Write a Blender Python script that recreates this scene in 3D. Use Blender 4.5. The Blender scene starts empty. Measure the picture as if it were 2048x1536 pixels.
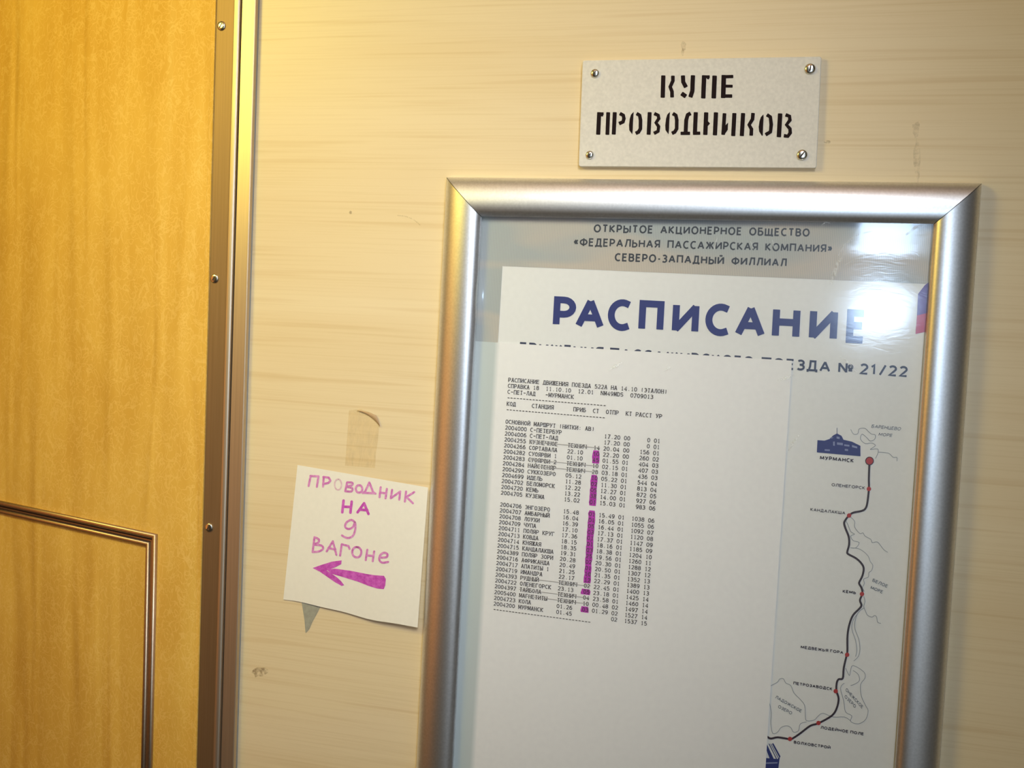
import bpy, bmesh, math, random
from mathutils import Vector, Matrix

random.seed(5)
SC = bpy.context.scene
COL = SC.collection

# ------------------------------------------------------------------ camera
U = 0.00033                       # metres per unit on the wall plane
F_PX = 1797.7                     # focal length in pixels of the 2048 x 1536 frame
YAW, PITCH, ROLL = 0.22188755, -0.06406256, -0.04803629
CAM_Z = 1.55
CAM = Vector((0.0, -F_PX * U, CAM_Z))
BASE = Matrix(((1, 0, 0), (0, 0, 1), (0, -1, 0)))
ROT = (Matrix.Rotation(YAW, 3, 'Z') @ Matrix.Rotation(PITCH, 3, 'X') @ BASE @ Matrix.Rotation(ROLL, 3, 'Z'))
cam_data = bpy.data.cameras.new('camera')
cam_data.sensor_width = 36.0
cam_data.lens = F_PX / 2048 * 36.0
cam_data.clip_start = 0.01
cam = bpy.data.objects.new('camera', cam_data)
COL.objects.link(cam)
right, up, back = ROT @ Vector((1, 0, 0)), ROT @ Vector((0, -1, 0)), ROT @ Vector((0, 0, -1))
cam.matrix_world = Matrix(((right.x, up.x, back.x, CAM.x), (right.y, up.y, back.y, CAM.y),
                           (right.z, up.z, back.z, CAM.z), (0, 0, 0, 1)))
SC.camera = cam

# ------------------------------------------------------------------ light
SC.view_settings.view_transform = 'Standard'
SC.view_settings.look = 'None'
SC.view_settings.gamma = 1.0
SC.view_settings.use_curve_mapping = False
SC.view_settings.exposure = 0.0
world = bpy.data.worlds.new('dim_corridor')
SC.world = world
world.use_nodes = True
world.node_tree.nodes['Background'].inputs['Color'].default_value = (1.0, 0.78, 0.5, 1)
world.node_tree.nodes['Background'].inputs['Strength'].default_value = 0.03


def area(name, loc, target, size, power, color, shape='DISK', size_y=None):
    d = bpy.data.lights.new(name, 'AREA')
    d.shape = shape
    d.size = size
    if size_y:
        d.size_y = size_y
    d.energy = power
    d.color = color
    o = bpy.data.objects.new(name, d)
    COL.objects.link(o)
    o.location = loc
    o.rotation_euler = (Vector(target) - Vector(loc)).to_track_quat('-Z', 'Y').to_euler()
    return o


# warm ceiling lamp above the door, warm lit end of the corridor, white lamp across the corridor; the rest are added fills
area('warm_ceiling_lamp', (-0.60, -0.45, CAM_Z + 0.37), (-0.30, 0.0, CAM_Z), 0.20, 2.5, (1.0, 0.86, 0.18))
area('warm_corridor_end_lamp', (-1.15, -0.70, CAM_Z + 0.02), (0.0, 0.0, CAM_Z), 0.55, 2.0, (1.0, 0.32, 0.06), 'RECTANGLE', 1.3)
area('warm_top_fill', (-0.15, -0.50, CAM_Z + 0.85), (-0.15, -0.10, CAM_Z), 0.9, 0.9, (1.0, 0.48, 0.14), 'RECTANGLE', 0.45)  # unseen fill, added to warm the upper side of the top rail
cool_fill = area('cool_fill_panel', (0.05, -0.70, CAM_Z + 0.45), (-0.22, 0.0, CAM_Z - 0.05), 0.40, 0.63, (0.96, 0.99, 1.07), 'RECTANGLE', 0.36)  # unseen cool fill, placed so its reflection misses the poster
cool_fill.data.spread = math.radians(50)
area('pale_side_fill', (0.38, -0.95, CAM_Z - 0.12), (0.0, 0.0, CAM_Z - 0.05), 0.8, 0.8, (0.92, 0.98, 1.0), 'RECTANGLE', 0.9)  # unseen weak fill, added for pale bands along the rails
area('white_corridor_lamp', (0.255, -1.0, CAM_Z + 0.058), (0.05, 0.0, CAM_Z), 0.10, 1.4, (0.74, 1.0, 1.35))


# ------------------------------------------------------------------ pixel -> place
def ray(px, py):
    return ROT @ Vector((px - 1024.0, py - 768.0, F_PX))


def W(px, py, h=0.0):
    """point on the plane h in front of the wall seen at a pixel of the photograph"""
    d = ray(px, py)
    t = (-CAM.y - h) / d.y
    return CAM + d * t


def at_z(p1, p2, z):
    t = (z - p1.z) / (p2.z - p1.z)
    return p1.lerp(p2, t)


# ------------------------------------------------------------------ helpers
def setp(o, label=None, cat=None, group=None, kind=None):
    if label:
        o['label'] = label
    if cat:
        o['category'] = cat
    if group:
        o['group'] = group
    if kind:
        o['kind'] = kind
    return o


def thing(name, loc, label, cat, group=None):
    o = bpy.data.objects.new(name, None)
    o.empty_display_size = 0.02
    COL.objects.link(o)
    o.location = loc
    return setp(o, label, cat, group)


class MB:
    def __init__(self):
        self.v, self.f = [], []

    def add(self, verts, faces):
        b = len(self.v)
        self.v += [Vector(v) for v in verts]
        self.f += [tuple(i + b for i in f) for f in faces]

    lift = 0

    def poly(self, pts):
        """one flat face; overlapping strokes of ink lie microns apart"""
        k = (self.lift % 9) * 7e-6
        self.lift += 1
        self.add([Vector(p) - Vector((0, k, 0)) for p in pts], [tuple(range(len(pts)))])

    def slab(self, front, back):
        n = len(front)
        fs = [tuple(range(n)), tuple(range(2 * n - 1, n - 1, -1))]
        for i in range(n):
            j = (i + 1) % n
            fs.append((i, i + n, j + n, j))
        self.add(list(front) + list(back), fs)

    def sweep(self, secs, closed=False):
        """quads between consecutive cross sections (lists of points)"""
        n = len(secs[0])
        fs = []
        m = len(secs)
        for k in range(m if closed else m - 1):
            a, b = k * n, ((k + 1) % m) * n
            for i in range(n - 1):
                fs.append((a + i, a + i + 1, b + i + 1, b + i))
        self.add([p for s in secs for p in s], fs)

    def ribbon(self, pts, w, mapper, cap=True):
        """thick polyline in pixel space with round joints; w number or list"""
        ws = w if isinstance(w, (list, tuple)) else [w] * len(pts)
        for i in range(len(pts) - 1):
            a, b = Vector(pts[i]), Vector(pts[i + 1])
            d = b - a
            if d.length < 1e-6:
                continue
            nrm = Vector((-d.y, d.x)).normalized()
            q = [a + nrm * ws[i] / 2, a - nrm * ws[i] / 2, b - nrm * ws[i + 1] / 2, b + nrm * ws[i + 1] / 2]
            self.poly([mapper(p.x, p.y) for p in q])
        rng = range(len(pts)) if cap else range(1, len(pts) - 1)
        for i in rng:
            r = ws[i] / 2
            k = 10
            self.poly([mapper(pts[i][0] + r * math.cos(2 * math.pi * j / k), pts[i][1] - r * math.sin(2 * math.pi * j / k)) for j in range(k)])

    def build(self, name, material, parent=None, smooth=False, fix=True):
        org = parent.matrix_world.translation.copy() if False else (root_loc(parent) if parent else Vector((0, 0, 0)))
        me = bpy.data.meshes.new(name)
        me.from_pydata([v - org for v in self.v], [], self.f)
        me.update()
        if fix:
            bm = bmesh.new()
            bm.from_mesh(me)
            bmesh.ops.recalc_face_normals(bm, faces=bm.faces)
            bm.to_mesh(me)
            bm.free()
        o = bpy.data.objects.new(name, me)
        COL.objects.link(o)
        if parent:
            o.parent = parent
        for m in (material if isinstance(material, list) else [material]):
            me.materials.append(m)
        if smooth:
            for p in me.polygons:
                p.use_smooth = True
        return o


def root_loc(o):
    v = Vector((0, 0, 0))
    while o:
        v += Vector(o.location)
        o = o.parent
    return v


def smooth_line(pts, n=5):
    out = []
    P = [pts[0]] + list(pts) + [pts[-1]]
    for i in range(1, len(P) - 2):
        p0, p1, p2, p3 = (Vector(P[i + k]) for k in (-1, 0, 1, 2))
        for j in range(n):
            t = j / n
            out.append(0.5 * ((2 * p1) + (p2 - p0) * t + (2 * p0 - 5 * p1 + 4 * p2 - p3) * t * t + (3 * p1 - p0 - 3 * p2 + p3) * t ** 3))
    out.append(Vector(pts[-1]))
    return [(p.x, p.y) for p in out]


def arc(cx, cy, rx, ry, a0, a1, n=10):
    return [(cx + rx * math.cos(math.radians(a0 + (a1 - a0) * k / n)), cy + ry * math.sin(math.radians(a0 + (a1 - a0) * k / n))) for k in range(n + 1)]


def bowl(x, y0, y1, xe, side=1):
    """half round from (x, y1) bulging to xe and back to (x, y0)"""
    return arc(x, (y0 + y1) / 2, abs(xe - x), (y1 - y0) / 2, 90, -90) if side > 0 else arc(x, (y0 + y1) / 2, abs(xe - x), (y1 - y0) / 2, 90, 270)


RING = arc(.5, .5, .5, .5, 90, 450, 24)
# stroke lettering: width in cap heights, then centre lines in a unit box
FONT = {
    'А': (.86, [[(0, 0), (.5, 1)], [(.5, 1), (1, 0)], [(.2, .33), (.8, .33)]]),
    'Б': (.70, [[(0, 0), (0, 1), (.92, 1)], [(0, .58), (.55, .58)] + bowl(.55, 0, .58, 1) + [(0, 0)]]),
    'В': (.70, [[(0, 0), (0, 1), (.5, 1)] + bowl(.5, .54, 1, .92) + [(0, .54)], [(.5, .54)] + bowl(.55, 0, .54, 1) + [(0, 0)]]),
    'Г': (.60, [[(0, 0), (0, 1), (1, 1)]]),
    'Д': (.86, [[(0, -.2), (0, 0), (1, 0), (1, -.2)], [(.14, 0), (.26, .4), (.3, 1), (.84, 1), (.84, 0)]]),
    'Е': (.62, [[(1, 1), (0, 1), (0, 0), (1, 0)], [(0, .53), (.9, .53)]]),
    'Ж': (1.10, [[(.5, 0), (.5, 1)], [(.02, 1), (.36, .53), (0, 0)], [(.98, 1), (.64, .53), (1, 0)], [(.36, .53), (.64, .53)]]),
    'З': (.62, [[(.06, .90), (.25, .98)] + arc(.45, .765, .5, .235, 80, -80) + [(.3, .53)], [(.35, .53)] + arc(.45, .265, .55, .265, 85, -100) + [(.15, .03), (0, .10)]]),
    'И': (.80, [[(0, 1), (0, 0)], [(0, .04), (1, .96)], [(1, 0), (1, 1)]]),
    'Й': (.80, [[(0, 1), (0, 0)], [(0, .04), (1, .96)], [(1, 0), (1, 1)], [(.25, 1.28), (.4, 1.18), (.6, 1.18), (.75, 1.28)]]),
    'К': (.72, [[(0, 0), (0, 1)], [(.95, 1), (.18, .52), (1, 0)]]),
    'Л': (.80, [[(-.02, 0), (.10, .04), (.20, .25), (.36, 1), (1, 1), (1, 0)]]),
    'М': (.98, [[(0, 0), (.06, 1)], [(.06, 1), (.5, .12)], [(.5, .12), (.94, 1)], [(.94, 1), (1, 0)]]),
    'Н': (.78, [[(0, 0), (0, 1)], [(1, 0), (1, 1)], [(0, .53), (1, .53)]]),
    'О': (.90, [RING]),
    'П': (.78, [[(0, 0), (0, 1), (1, 1), (1, 0)]]),
    'Р': (.66, [[(0, 0), (0, 1), (.45, 1)] + bowl(.45, .42, 1, 1) + [(0, .42)]]),
    'С': (.74, [[(1, .92)] + arc(.62, .5, .62, .5, 65, 295, 20) + [(1, .08)]]),
    'Т': (.72, [[(.5, 0), (.5, 1)], [(0, 1), (1, 1)]]),
    'У': (.74, [[(0, 1), (.52, .33)], [(1, 1), (.5, .25), (.36, .05), (.22, 0), (.06, .02)]]),
    'Ф': (1.0, [[(.5, -.06), (.5, 1.06)], arc(.5, .5, .5, .36, 0, 360, 24)]),
    'Х': (.76, [[(0, 0), (1, 1)], [(0, 1), (1, 0)]]),
    'Ц': (.80, [[(0, 1), (0, 0), (1, 0), (1, -.2)], [(.84, 0), (.84, 1)]]),
    'Ч': (.70, [[(0, 1), (0, .68), (.1, .5), (.35, .43), (1, .5)], [(1, 0), (1, 1)]]),
    'Ш': (1.0, [[(0, 1), (0, 0), (1, 0), (1, 1)], [(.5, 0), (.5, 1)]]),
    'Щ': (1.08, [[(0, 1), (0, 0), (1, 0), (1, -.2)], [(.45, 0), (.45, 1)], [(.9, 0), (.9, 1)]]),
    'Ы': (.95, [[(0, 1), (0, 0), (.35, 0)] + bowl(.35, 0, .56, .68)[::-1] + [(0, .56)], [(1, 0), (1, 1)]]),
    'Ь': (.66, [[(0, 1), (0, 0), (.5, 0)] + bowl(.5, 0, .56, 1)[::-1] + [(0, .56)]]),
    'Э': (.74, [[(0, .92)] + arc(.38, .5, .62, .5, 115, -115, 20) + [(0, .08)], [(.3, .52), (1, .52)]]),
    'Ю': (1.15, [[(0, 0), (0, 1)], [(0, .5), (.35, .5)], arc(.67, .5, .33, .5, 90, 450, 22)]),
    'Я': (.70, [[(1, 0), (1, 1), (.5, 1)] + bowl(.5, .44, 1, 0, -1) + [(1, .44)], [(.55, .44), (0, 0)]]),
    'D': (.76, [[(0, 0), (0, 1), (.4, 1)] + bowl(.4, 0, 1, 1) + [(0, 0)]]),
    'N': (.80, [[(0, 0), (0, 1)], [(0, .96), (1, .04)], [(1, 0), (1, 1)]]),
    'S': (.62, [[(.95, .92)] + arc(.5, .76, .5, .24, 60, 270, 10) + arc(.5, .26, .5, .26, 90, -120, 10) + [(.03, .1)]]),
    '0': (.60, [RING]),
    '1': (.42, [[(0, .78), (.6, 1), (.6, 0)]]),
    '2': (.60, [[(.02, .85)] + arc(.48, .72, .48, .28, 140, -20, 10) + [(.6, .38), (0, 0), (1, 0)]]),
    '3': (.58, [[(.04, .9)] + arc(.42, .77, .5, .23, 110, -85) + [(.3, .54)], [(.35, .54)] + arc(.42, .27, .58, .27, 85, -105) + [(0, .08)]]),
    '4': (.64, [[(.76, 0), (.76, 1), (0, .28), (1, .28)]]),
    '5': (.58, [[(.9, 1), (.16, 1), (.1, .56)] + arc(.42, .31, .58, .31, 105, -110) + [(0, .08)]]),
    '6': (.60, [[(.88, .95), (.5, 1), (.2, .82), (.03, .5)] + arc(.5, .31, .5, .31, 170, 530, 18)]),
    '7': (.58, [[(0, 1), (1, 1), (.32, 0)]]),
    '8': (.60, [arc(.5, .77, .43, .23, -90, 270, 18), arc(.5, .27, .5, .27, 90, 450, 18)]),
    '9': (.60, [[(.12, .05), (.5, 0), (.8, .18), (.97, .5)] + arc(.5, .69, .5, .31, -10, 350, 18)]),
    '.': (.16, [[(.5, -.05), (.5, .15)]]),
    ':': (.16, [[(.5, .0), (.5, .18)], [(.5, .55), (.5, .73)]]),
    '-': (.36, [[(0, .42), (1, .42)]]),
    '/': (.50, [[(0, -.05), (1, 1.05)]]),
    '(': (.24, [arc(1, .5, .9, .62, 120, 240, 8)]),
    ')': (.24, [arc(0, .5, .9, .62, 60, -60, 8)]),
    '«': (.56, [[(.45, .8), (.05, .5), (.45, .2)], [(.95, .8), (.55, .5), (.95, .2)]]),
    '»': (.56, [[(.05, .8), (.45, .5), (.05, .2)], [(.55, .8), (.95, .5), (.55, .2)]]),
    '№': (1.15, [[(0, 0), (0, 1)], [(0, .96), (.55, .04)], [(.55, 0), (.55, 1)], arc(.86, .62, .14, .2, 0, 360, 14), [(.72, .24), (1, .24)]]),
}
FONT['A'], FONT['M'] = FONT['А'], FONT['М']


def stroke_quads(pts, w):
    """flat-ended mitred stroke as quads in the plane"""
    P = [Vector(p) for p in pts]
    P = [p for i, p in enumerate(P) if i == 0 or (p - P[i - 1]).length > 1e-5]
    n = len(P)
    if n < 2:
        return []
    loop = (P[0] - P[-1]).length < 1e-4
    L, R = [], []
    for i in range(n):
        a = (P[i] - P[i - 1]).normalized() if i else ((P[-1] - P[-2]).normalized() if loop else None)
        b = (P[i + 1] - P[i]).normalized() if i < n - 1 else ((P[1] - P[0]).normalized() if loop else None)
        d = (a or b) if (a is None or b is None) else a + b
        if d.length < 1e-4:
            d = b
        d = d.normalized()
        k = 1.0
        if a is not None and b is not None:
            k = 1.0 / max(0.6, d.dot(b))
        nr = Vector((-d.y, d.x)) * (w / 2 * k)
        L.append(P[i] + nr)
        R.append(P[i] - nr)
    return [[L[i], R[i], R[i + 1], L[i + 1]] for i in range(n - 1)]


def glyph(ch, w, t, serif=0.0):
    """quads of a letter of width w and stroke t, in cap heights"""
    out = []
    for pl in FONT[ch][1]:
        pts = [(t / 2 + x * (w - t), t / 2 + y * (1 - t)) for x, y in pl]
        out += stroke_quads(pts, t)
        if serif:
            for e, f in ((0, 1), (-1, -2)):
                if pl[e][1] in (0, 1) and abs(pl[e][1] - pl[f][1]) > abs(pl[e][0] - pl[f][0]) * 0.6:
                    x, y = pts[e]
                    out += stroke_quads([(max(0, x - serif), y), (min(w, x + serif), y)], t * 0.85)
    return out


def text(mb, s, A, B, cap, h, t=0.13, lean=0.06, skew=0.0, gap=0.17, word=0.42, box=False):
    """lettering whose baseline runs from pixel A to pixel B"""
    adv, pos = 0.0, []
    for ch in s:
        if ch == ' ':
            adv += word
            continue
        w = FONT[ch][0] + t * 0.5
        pos.append((ch, adv, w))
        adv += w + gap
    adv -= gap
    L = (Vector(B) - Vector(A)).length / cap
    k = L / adv
    for ch, x0, w in pos:
        for q in glyph(ch, w * k, t):
            pts = []
            for p in q:
                u, v = (x0 * k + p.x) / L, p.y * cap
                pts.append(W(A[0] + (B[0] - A[0]) * u + (lean + skew) * v, A[1] + (B[1] - A[1]) * u - v, h))
            mb.poly(pts)


# ------------------------------------------------------------------ materials
def new_mat(name):
    m = bpy.data.materials.new(name)
    m.use_nodes = True
    nt = m.node_tree
    return m, nt, nt.nodes['Principled BSDF']


def node(nt, t, **kw):
    n = nt.nodes.new(t)
    for k, v in kw.items():
        if k in n.inputs:
            n.inputs[k].default_value = v
        else:
            setattr(n, k, v)
    return n


def noise(nt, coord, scale, nscale=1.0, detail=3.0, rough=0.5, dist=0.0, rot=(0, 0, 0), loc=(0, 0, 0)):
    mp = node(nt, 'ShaderNodeMapping')
    mp.inputs['Scale'].default_value = scale
    mp.inputs['Rotation'].default_value = rot
    mp.inputs['Location'].default_value = loc
    nt.links.new(coord, mp.inputs['Vector'])
    n = node(nt, 'ShaderNodeTexNoise', Scale=nscale, Detail=detail, Roughness=rough, Distortion=dist)
    nt.links.new(mp.outputs['Vector'], n.inputs['Vector'])
    return n.outputs['Fac']


def ramp(nt, fac, stops):
    r = node(nt, 'ShaderNodeValToRGB')
    e = r.color_ramp.elements
    while len(e) < len(stops):
        e.new(0.5)
    for i, (p, c) in enumerate(stops):
        e[i].position = p
        e[i].color = (*c, 1) if len(c) == 3 else c
    nt.links.new(fac, r.inputs['Fac'])
    return r.outputs['Color']


def mixc(nt, a, b, fac, mode='MIX'):
    m = nt.nodes.new('ShaderNodeMix')
    m.data_type = 'RGBA'
    m.blend_type = mode
    for idx, v in ((0, fac), (6, a), (7, b)):
        s = m.inputs[idx]
        if isinstance(v, bpy.types.NodeSocket):
            nt.links.new(v, s)
        elif isinstance(v, (int, float)):
            s.default_value = v
        else:
            s.default_value = (*v, 1)
    return m.outputs[2]


def bump(nt, bsdf, height, strength, dist):
    b = node(nt, 'ShaderNodeBump', Strength=strength, Distance=dist)
    nt.links.new(height, b.inputs['Height'])
    nt.links.new(b.outputs['Normal'], bsdf.inputs['Normal'])


def coords(nt):
    return node(nt, 'ShaderNodeTexCoord').outputs['Object']


def plain(name, color, rough=0.6, metal=0.0, spec=0.5, mottling=0.0, mscale=400.0):
    m, nt, b = new_mat(name)
    b.inputs['Roughness'].default_value = rough
    b.inputs['Metallic'].default_value = metal
    b.inputs['Specular IOR Level'].default_value = spec
    if mottling:
        f = noise(nt, coords(nt), (1, 1, 1), mscale, 4.0)
        lo = tuple(c * (1 - mottling) for c in color)
        hi = tuple(min(1, c * (1 + mottling)) for c in color)
        nt.links.new(ramp(nt, f, [(0.3, lo), (0.7, hi)]), b.inputs['Base Color'])
    else:
        b.inputs['Base Color'].default_value = (*color, 1)
    return m


def wall_material():
    m, nt, b = new_mat('birch_laminate')
    co = coords(nt)
    base = (0.75, 0.61, 0.37)
    broad = noise(nt, co, (2.0, 1, 26), 1.0, 2.0, 0.5, 0.4)
    c = mixc(nt, base, (0.72, 0.57, 0.33), ramp(nt, broad, [(0.35, (0, 0, 0)), (0.7, (1, 1, 1))]))
    fine = noise(nt, co, (7, 1, 620), 1.0, 3.0, 0.6, 0.2)
    c = mixc(nt, c, (0.60, 0.45, 0.22), ramp(nt, fine, [(0.48, (0, 0, 0)), (0.8, (0.45, 0.45, 0.45))]))
    lines = noise(nt, co, (4.5, 1, 210), 1.0, 1.5, 0.5, 0.35)
    c = mixc(nt, c, (0.55, 0.37, 0.16), ramp(nt, lines, [(0.57, (0, 0, 0)), (0.66, (0.24, 0.24, 0.24)), (0.76, (0.36, 0.36, 0.36))]))
    nt.links.new(c, b.inputs['Base Color'])
    b.inputs['Roughness'].default_value = 0.42
    b.inputs['Specular IOR Level'].default_value = 0.35
    bump(nt, b, fine, 0.05, 0.0005)
    return m


def leather_material():
    m, nt, b = new_mat('golden_leatherette')
    co = coords(nt)
    fib = None
    acc = None
    for k in range(4):
        f = noise(nt, co, (95 - 7 * k, 95 - 7 * k, 70), 1.0, 1.5, 0.45, 1.0, (0, 0.6 * k, 0), (0.37 * k, 0, 0.21 * k))
        line = ramp(nt, f, [(0.482, (0, 0, 0)), (0.5, (1, 1, 1)), (0.518, (0, 0, 0))])
        acc = line if acc is None else mixc(nt, acc, line, 1.0, 'LIGHTEN')
    patch = noise(nt, co, (14, 14, 9), 1.0, 3.0, 0.55, 0.6)
    c = mixc(nt, (0.70, 0.405, 0.07), (0.80, 0.50, 0.10), ramp(nt, patch, [(0.3, (0, 0, 0)), (0.72, (1, 1, 1))]))
    msk = mixc(nt, acc, (0.45, 0.45, 0.45), 1.0, 'MULTIPLY')
    c = mixc(nt, c, (0.92, 0.64, 0.20), msk)
    nt.links.new(c, b.inputs['Base Color'])
    b.inputs['Roughness'].default_value = 0.5
    b.inputs['Specular IOR Level'].default_value = 0.3
    folds = noise(nt, co, (30, 8, 3.4), 1.0, 1.5, 0.4, 0.5)
    bump(nt, b, folds, 0.8, 0.012)
    return m


def brushed(name, color, rough, scale=(900, 900, 6), strength=0.06):
    m, nt, b = new_mat(name)
    co = coords(nt)
    f = noise(nt, co, scale, 1.0, 3.0)
    b.inputs['Metallic'].default_value = 1.0
    lo = tuple(c * 0.88 for c in color)
    nt.links.new(ramp(nt, f, [(0.3, lo), (0.7, color)]), b.inputs['Base Color'])
    b.inputs['Roughness'].default_value = rough
    bump(nt, b, f, strength, 0.0002)
    return m


def clear_film(name, tint, gloss_rough, wave, fine, ior=1.45, wave_scale=(16, 16, 16), haze=0.0):
    m = bpy.data.materials.new(name)
    m.use_nodes = True
    nt = m.node_tree
    nt.nodes.clear()
    out = node(nt, 'ShaderNodeOutputMaterial')
    tr = node(nt, 'ShaderNodeBsdfTransparent')
    tr.inputs['Color'].default_value = (*tint, 1)
    gl = node(nt, 'ShaderNodeBsdfGlossy')
    gl.inputs['Roughness'].default_value = gloss_rough
    co = node(nt, 'ShaderNodeTexCoord').outputs['Object']
    big = noise(nt, co, wave_scale, 1.0, 1.0, 0.4, 0.6)
    small = noise(nt, co, (90, 90, 260), 1.0, 3.0, 0.6, 1.0)
    b1 = node(nt, 'ShaderNodeBump', Strength=1.0, Distance=wave)
    nt.links.new(big, b1.inputs['Height'])
    b2 = node(nt, 'ShaderNodeBump', Strength=1.0, Distance=fine)
    nt.links.new(small, b2.inputs['Height'])
    nt.links.new(b1.outputs['Normal'], b2.inputs['Normal'])
    nt.links.new(b2.outputs['Normal'], gl.inputs['Normal'])
    gw = node(nt, 'ShaderNodeBsdfGlossy')
    gw.inputs['Roughness'].default_value = min(0.5, gloss_rough * 3.0)
    nt.links.new(b2.outputs['Normal'], gw.inputs['Normal'])
    mg = node(nt, 'ShaderNodeMixShader', Fac=0.4)
    nt.links.new(gl.outputs['BSDF'], mg.inputs[1])
    nt.links.new(gw.outputs['BSDF'], mg.inputs[2])
    fr = node(nt, 'ShaderNodeFresnel', IOR=ior)
    nt.links.new(b2.outputs['Normal'], fr.inputs['Normal'])
    ms = node(nt, 'ShaderNodeMixShader')
    nt.links.new(fr.outputs['Fac'], ms.inputs['Fac'])
    nt.links.new(tr.outputs['BSDF'], ms.inputs[1])
    nt.links.new(mg.outputs['Shader'], ms.inputs[2])
    last = ms
    if haze:
        df = node(nt, 'ShaderNodeBsdfDiffuse')
        df.inputs['Color'].default_value = (0.62, 0.56, 0.42, 1)
        m2 = node(nt, 'ShaderNodeMixShader')
        hz = noise(nt, co, (300, 300, 120), 1.0, 3.0, 0.6, 0.8)
        nt.links.new(ramp(nt, hz, [(0.4, (0, 0, 0)), (0.75, (haze, haze, haze))]), m2.inputs['Fac'])
        nt.links.new(ms.outputs['Shader'], m2.inputs[1])
        nt.links.new(df.outputs['BSDF'], m2.inputs[2])
        last = m2
    nt.links.new(last.outputs['Shader'], out.inputs['Surface'])
    return m


def band_material():
    m, nt, b = new_mat('striped_header_print')
    co = coords(nt)
    wv = node(nt, 'ShaderNodeTexWave', wave_type='BANDS', bands_direction='X')
    wv.inputs['Scale'].default_value = 290.0
    wv.inputs['Distortion'].default_value = 0.4
    nt.links.new(co, wv.inputs['Vector'])
    sw = noise(nt, co, (10, 10, 38), 1.0, 1.0, 0.4, 0.8, (0, 0.35, 0))
    c = mixc(nt, (0.40, 0.43, 0.42), (0.55, 0.485, 0.40), ramp(nt, sw, [(0.4, (0, 0, 0)), (0.62, (1, 1, 1))]))
    c = mixc(nt, c, (0.26, 0.285, 0.285), ramp(nt, wv.outputs['Fac'], [(0.4, (0, 0, 0)), (0.9, (0.45, 0.45, 0.45))]))
    nt.links.new(c, b.inputs['Base Color'])
    b.inputs['Roughness'].default_value = 0.6
    return m


def marker_material(name, c1, c2, scale):
    m, nt, b = new_mat(name)
    f = noise(nt, coords(nt), (scale, scale, scale), 1.0, 3.0, 0.6)
    nt.links.new(ramp(nt, f, [(0.35, c1), (0.68, c2)]), b.inputs['Base Color'])
    b.inputs['Roughness'].default_value = 0.6
    return m


def stain_material(name, color, amount, scale):
    m, nt, b = new_mat(name)
    f = noise(nt, coords(nt), (scale, scale, scale), 1.0, 4.0, 0.65)
    b.inputs['Base Color'].default_value = (*color, 1)
    b.inputs['Roughness'].default_value = 0.7
    nt.links.new(ramp(nt, f, [(0.38, (0, 0, 0)), (0.66, (amount, amount, amount))]), b.inputs['Alpha'])
    return m


M_WALL = wall_material()
M_LEATHER = leather_material()
M_ALU = brushed('satin_aluminium_frame', (0.86, 0.86, 0.85), 0.42, (700, 700, 700), 0.03)
M_TRIM = brushed('brushed_trim_metal', (0.70, 0.58, 0.43), 0.5, (1200, 1200, 14), 0.10)
M_LEAF = brushed('dull_brass_leaf', (0.36, 0.245, 0.135), 0.62, (1200, 1200, 14), 0.10)
M_MOULD = brushed('gold_toned_moulding', (0.50, 0.385, 0.27), 0.40, (500, 500, 500), 0.05)
M_SLOT = plain('dark_slot', (0.035, 0.022, 0.014), 0.8)
M_SHADOWSTRIP = plain('grey_painted_shadow', (0.30, 0.30, 0.27), 0.7)  # grey of the shadow beside the jamb, put into a colour
M_SCREW = brushed('zinc_screw', (0.72, 0.69, 0.60), 0.24, (600, 600, 600), 0.05)
M_SIGN = plain('off_white_speckled_plastic', (0.66, 0.62, 0.53), 0.45, 0, 0.4, 0.06, 500)
M_INK = plain('dark_stencil_paint', (0.014, 0.007, 0.007), 0.7, 0, 0.08)
M_POSTER = plain('white_poster_paper', (0.755, 0.76, 0.735), 0.6, 0, 0.3, 0.02, 300)
M_BAND = band_material()
M_HEADINK = plain('slate_print', (0.035, 0.042, 0.055), 0.6)
M_NAVY = plain('navy_print', (0.022, 0.034, 0.17), 0.55)
M_SUBINK = plain('slate_blue_print', (0.030, 0.040, 0.085), 0.55)
M_TYPE = plain('grey_printer_ink', (0.07, 0.06, 0.055), 0.7)
M_PENCIL = plain('pencil_grey', (0.36, 0.34, 0.31), 0.7)
M_MAGENTA = marker_material('magenta_highlighter', (0.36, 0.02, 0.33), (0.60, 0.06, 0.52), 700)
M_PINK = marker_material('pink_felt_pen', (0.56, 0.13, 0.42), (0.74, 0.34, 0.58), 500)
M_PINKPALE = marker_material('faded_pink_felt_pen', (0.68, 0.44, 0.50), (0.76, 0.56, 0.58), 500)
M_ARROW = marker_material('magenta_felt_pen', (0.48, 0.05, 0.38), (0.66, 0.14, 0.54), 350)
M_NOTE = plain('cream_note_paper', (0.80, 0.76, 0.64), 0.7, 0, 0.2, 0.015, 300)
M_MAPLINE = plain('dark_route_print', (0.035, 0.022, 0.035), 0.6)
M_RED = plain('red_print', (0.42, 0.035, 0.035), 0.55)
M_COAST = plain('grey_blue_line_print', (0.30, 0.33, 0.36), 0.6)
M_MAPTEXT = plain('blue_grey_print', (0.10, 0.12, 0.16), 0.6)
M_EMBLUE = plain('violet_blue_print', (0.10, 0.05, 0.30), 0.55)
M_EMRED = plain('crimson_print', (0.46, 0.03, 0.10), 0.55)
M_PICLIGHT = plain('pale_blue_print', (0.22, 0.26, 0.44), 0.6)
M_COVER = clear_film('clear_plastic_cover', (0.97, 0.975, 0.97), 0.095, 0.0004, 0.00002, 1.52, (14, 14, 14))
M_TAPE = clear_film('clear_sticky_tape', (0.975, 0.95, 0.90), 0.25, 0.0010, 0.0004, 1.3, (120, 120, 90), 0.12)
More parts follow.
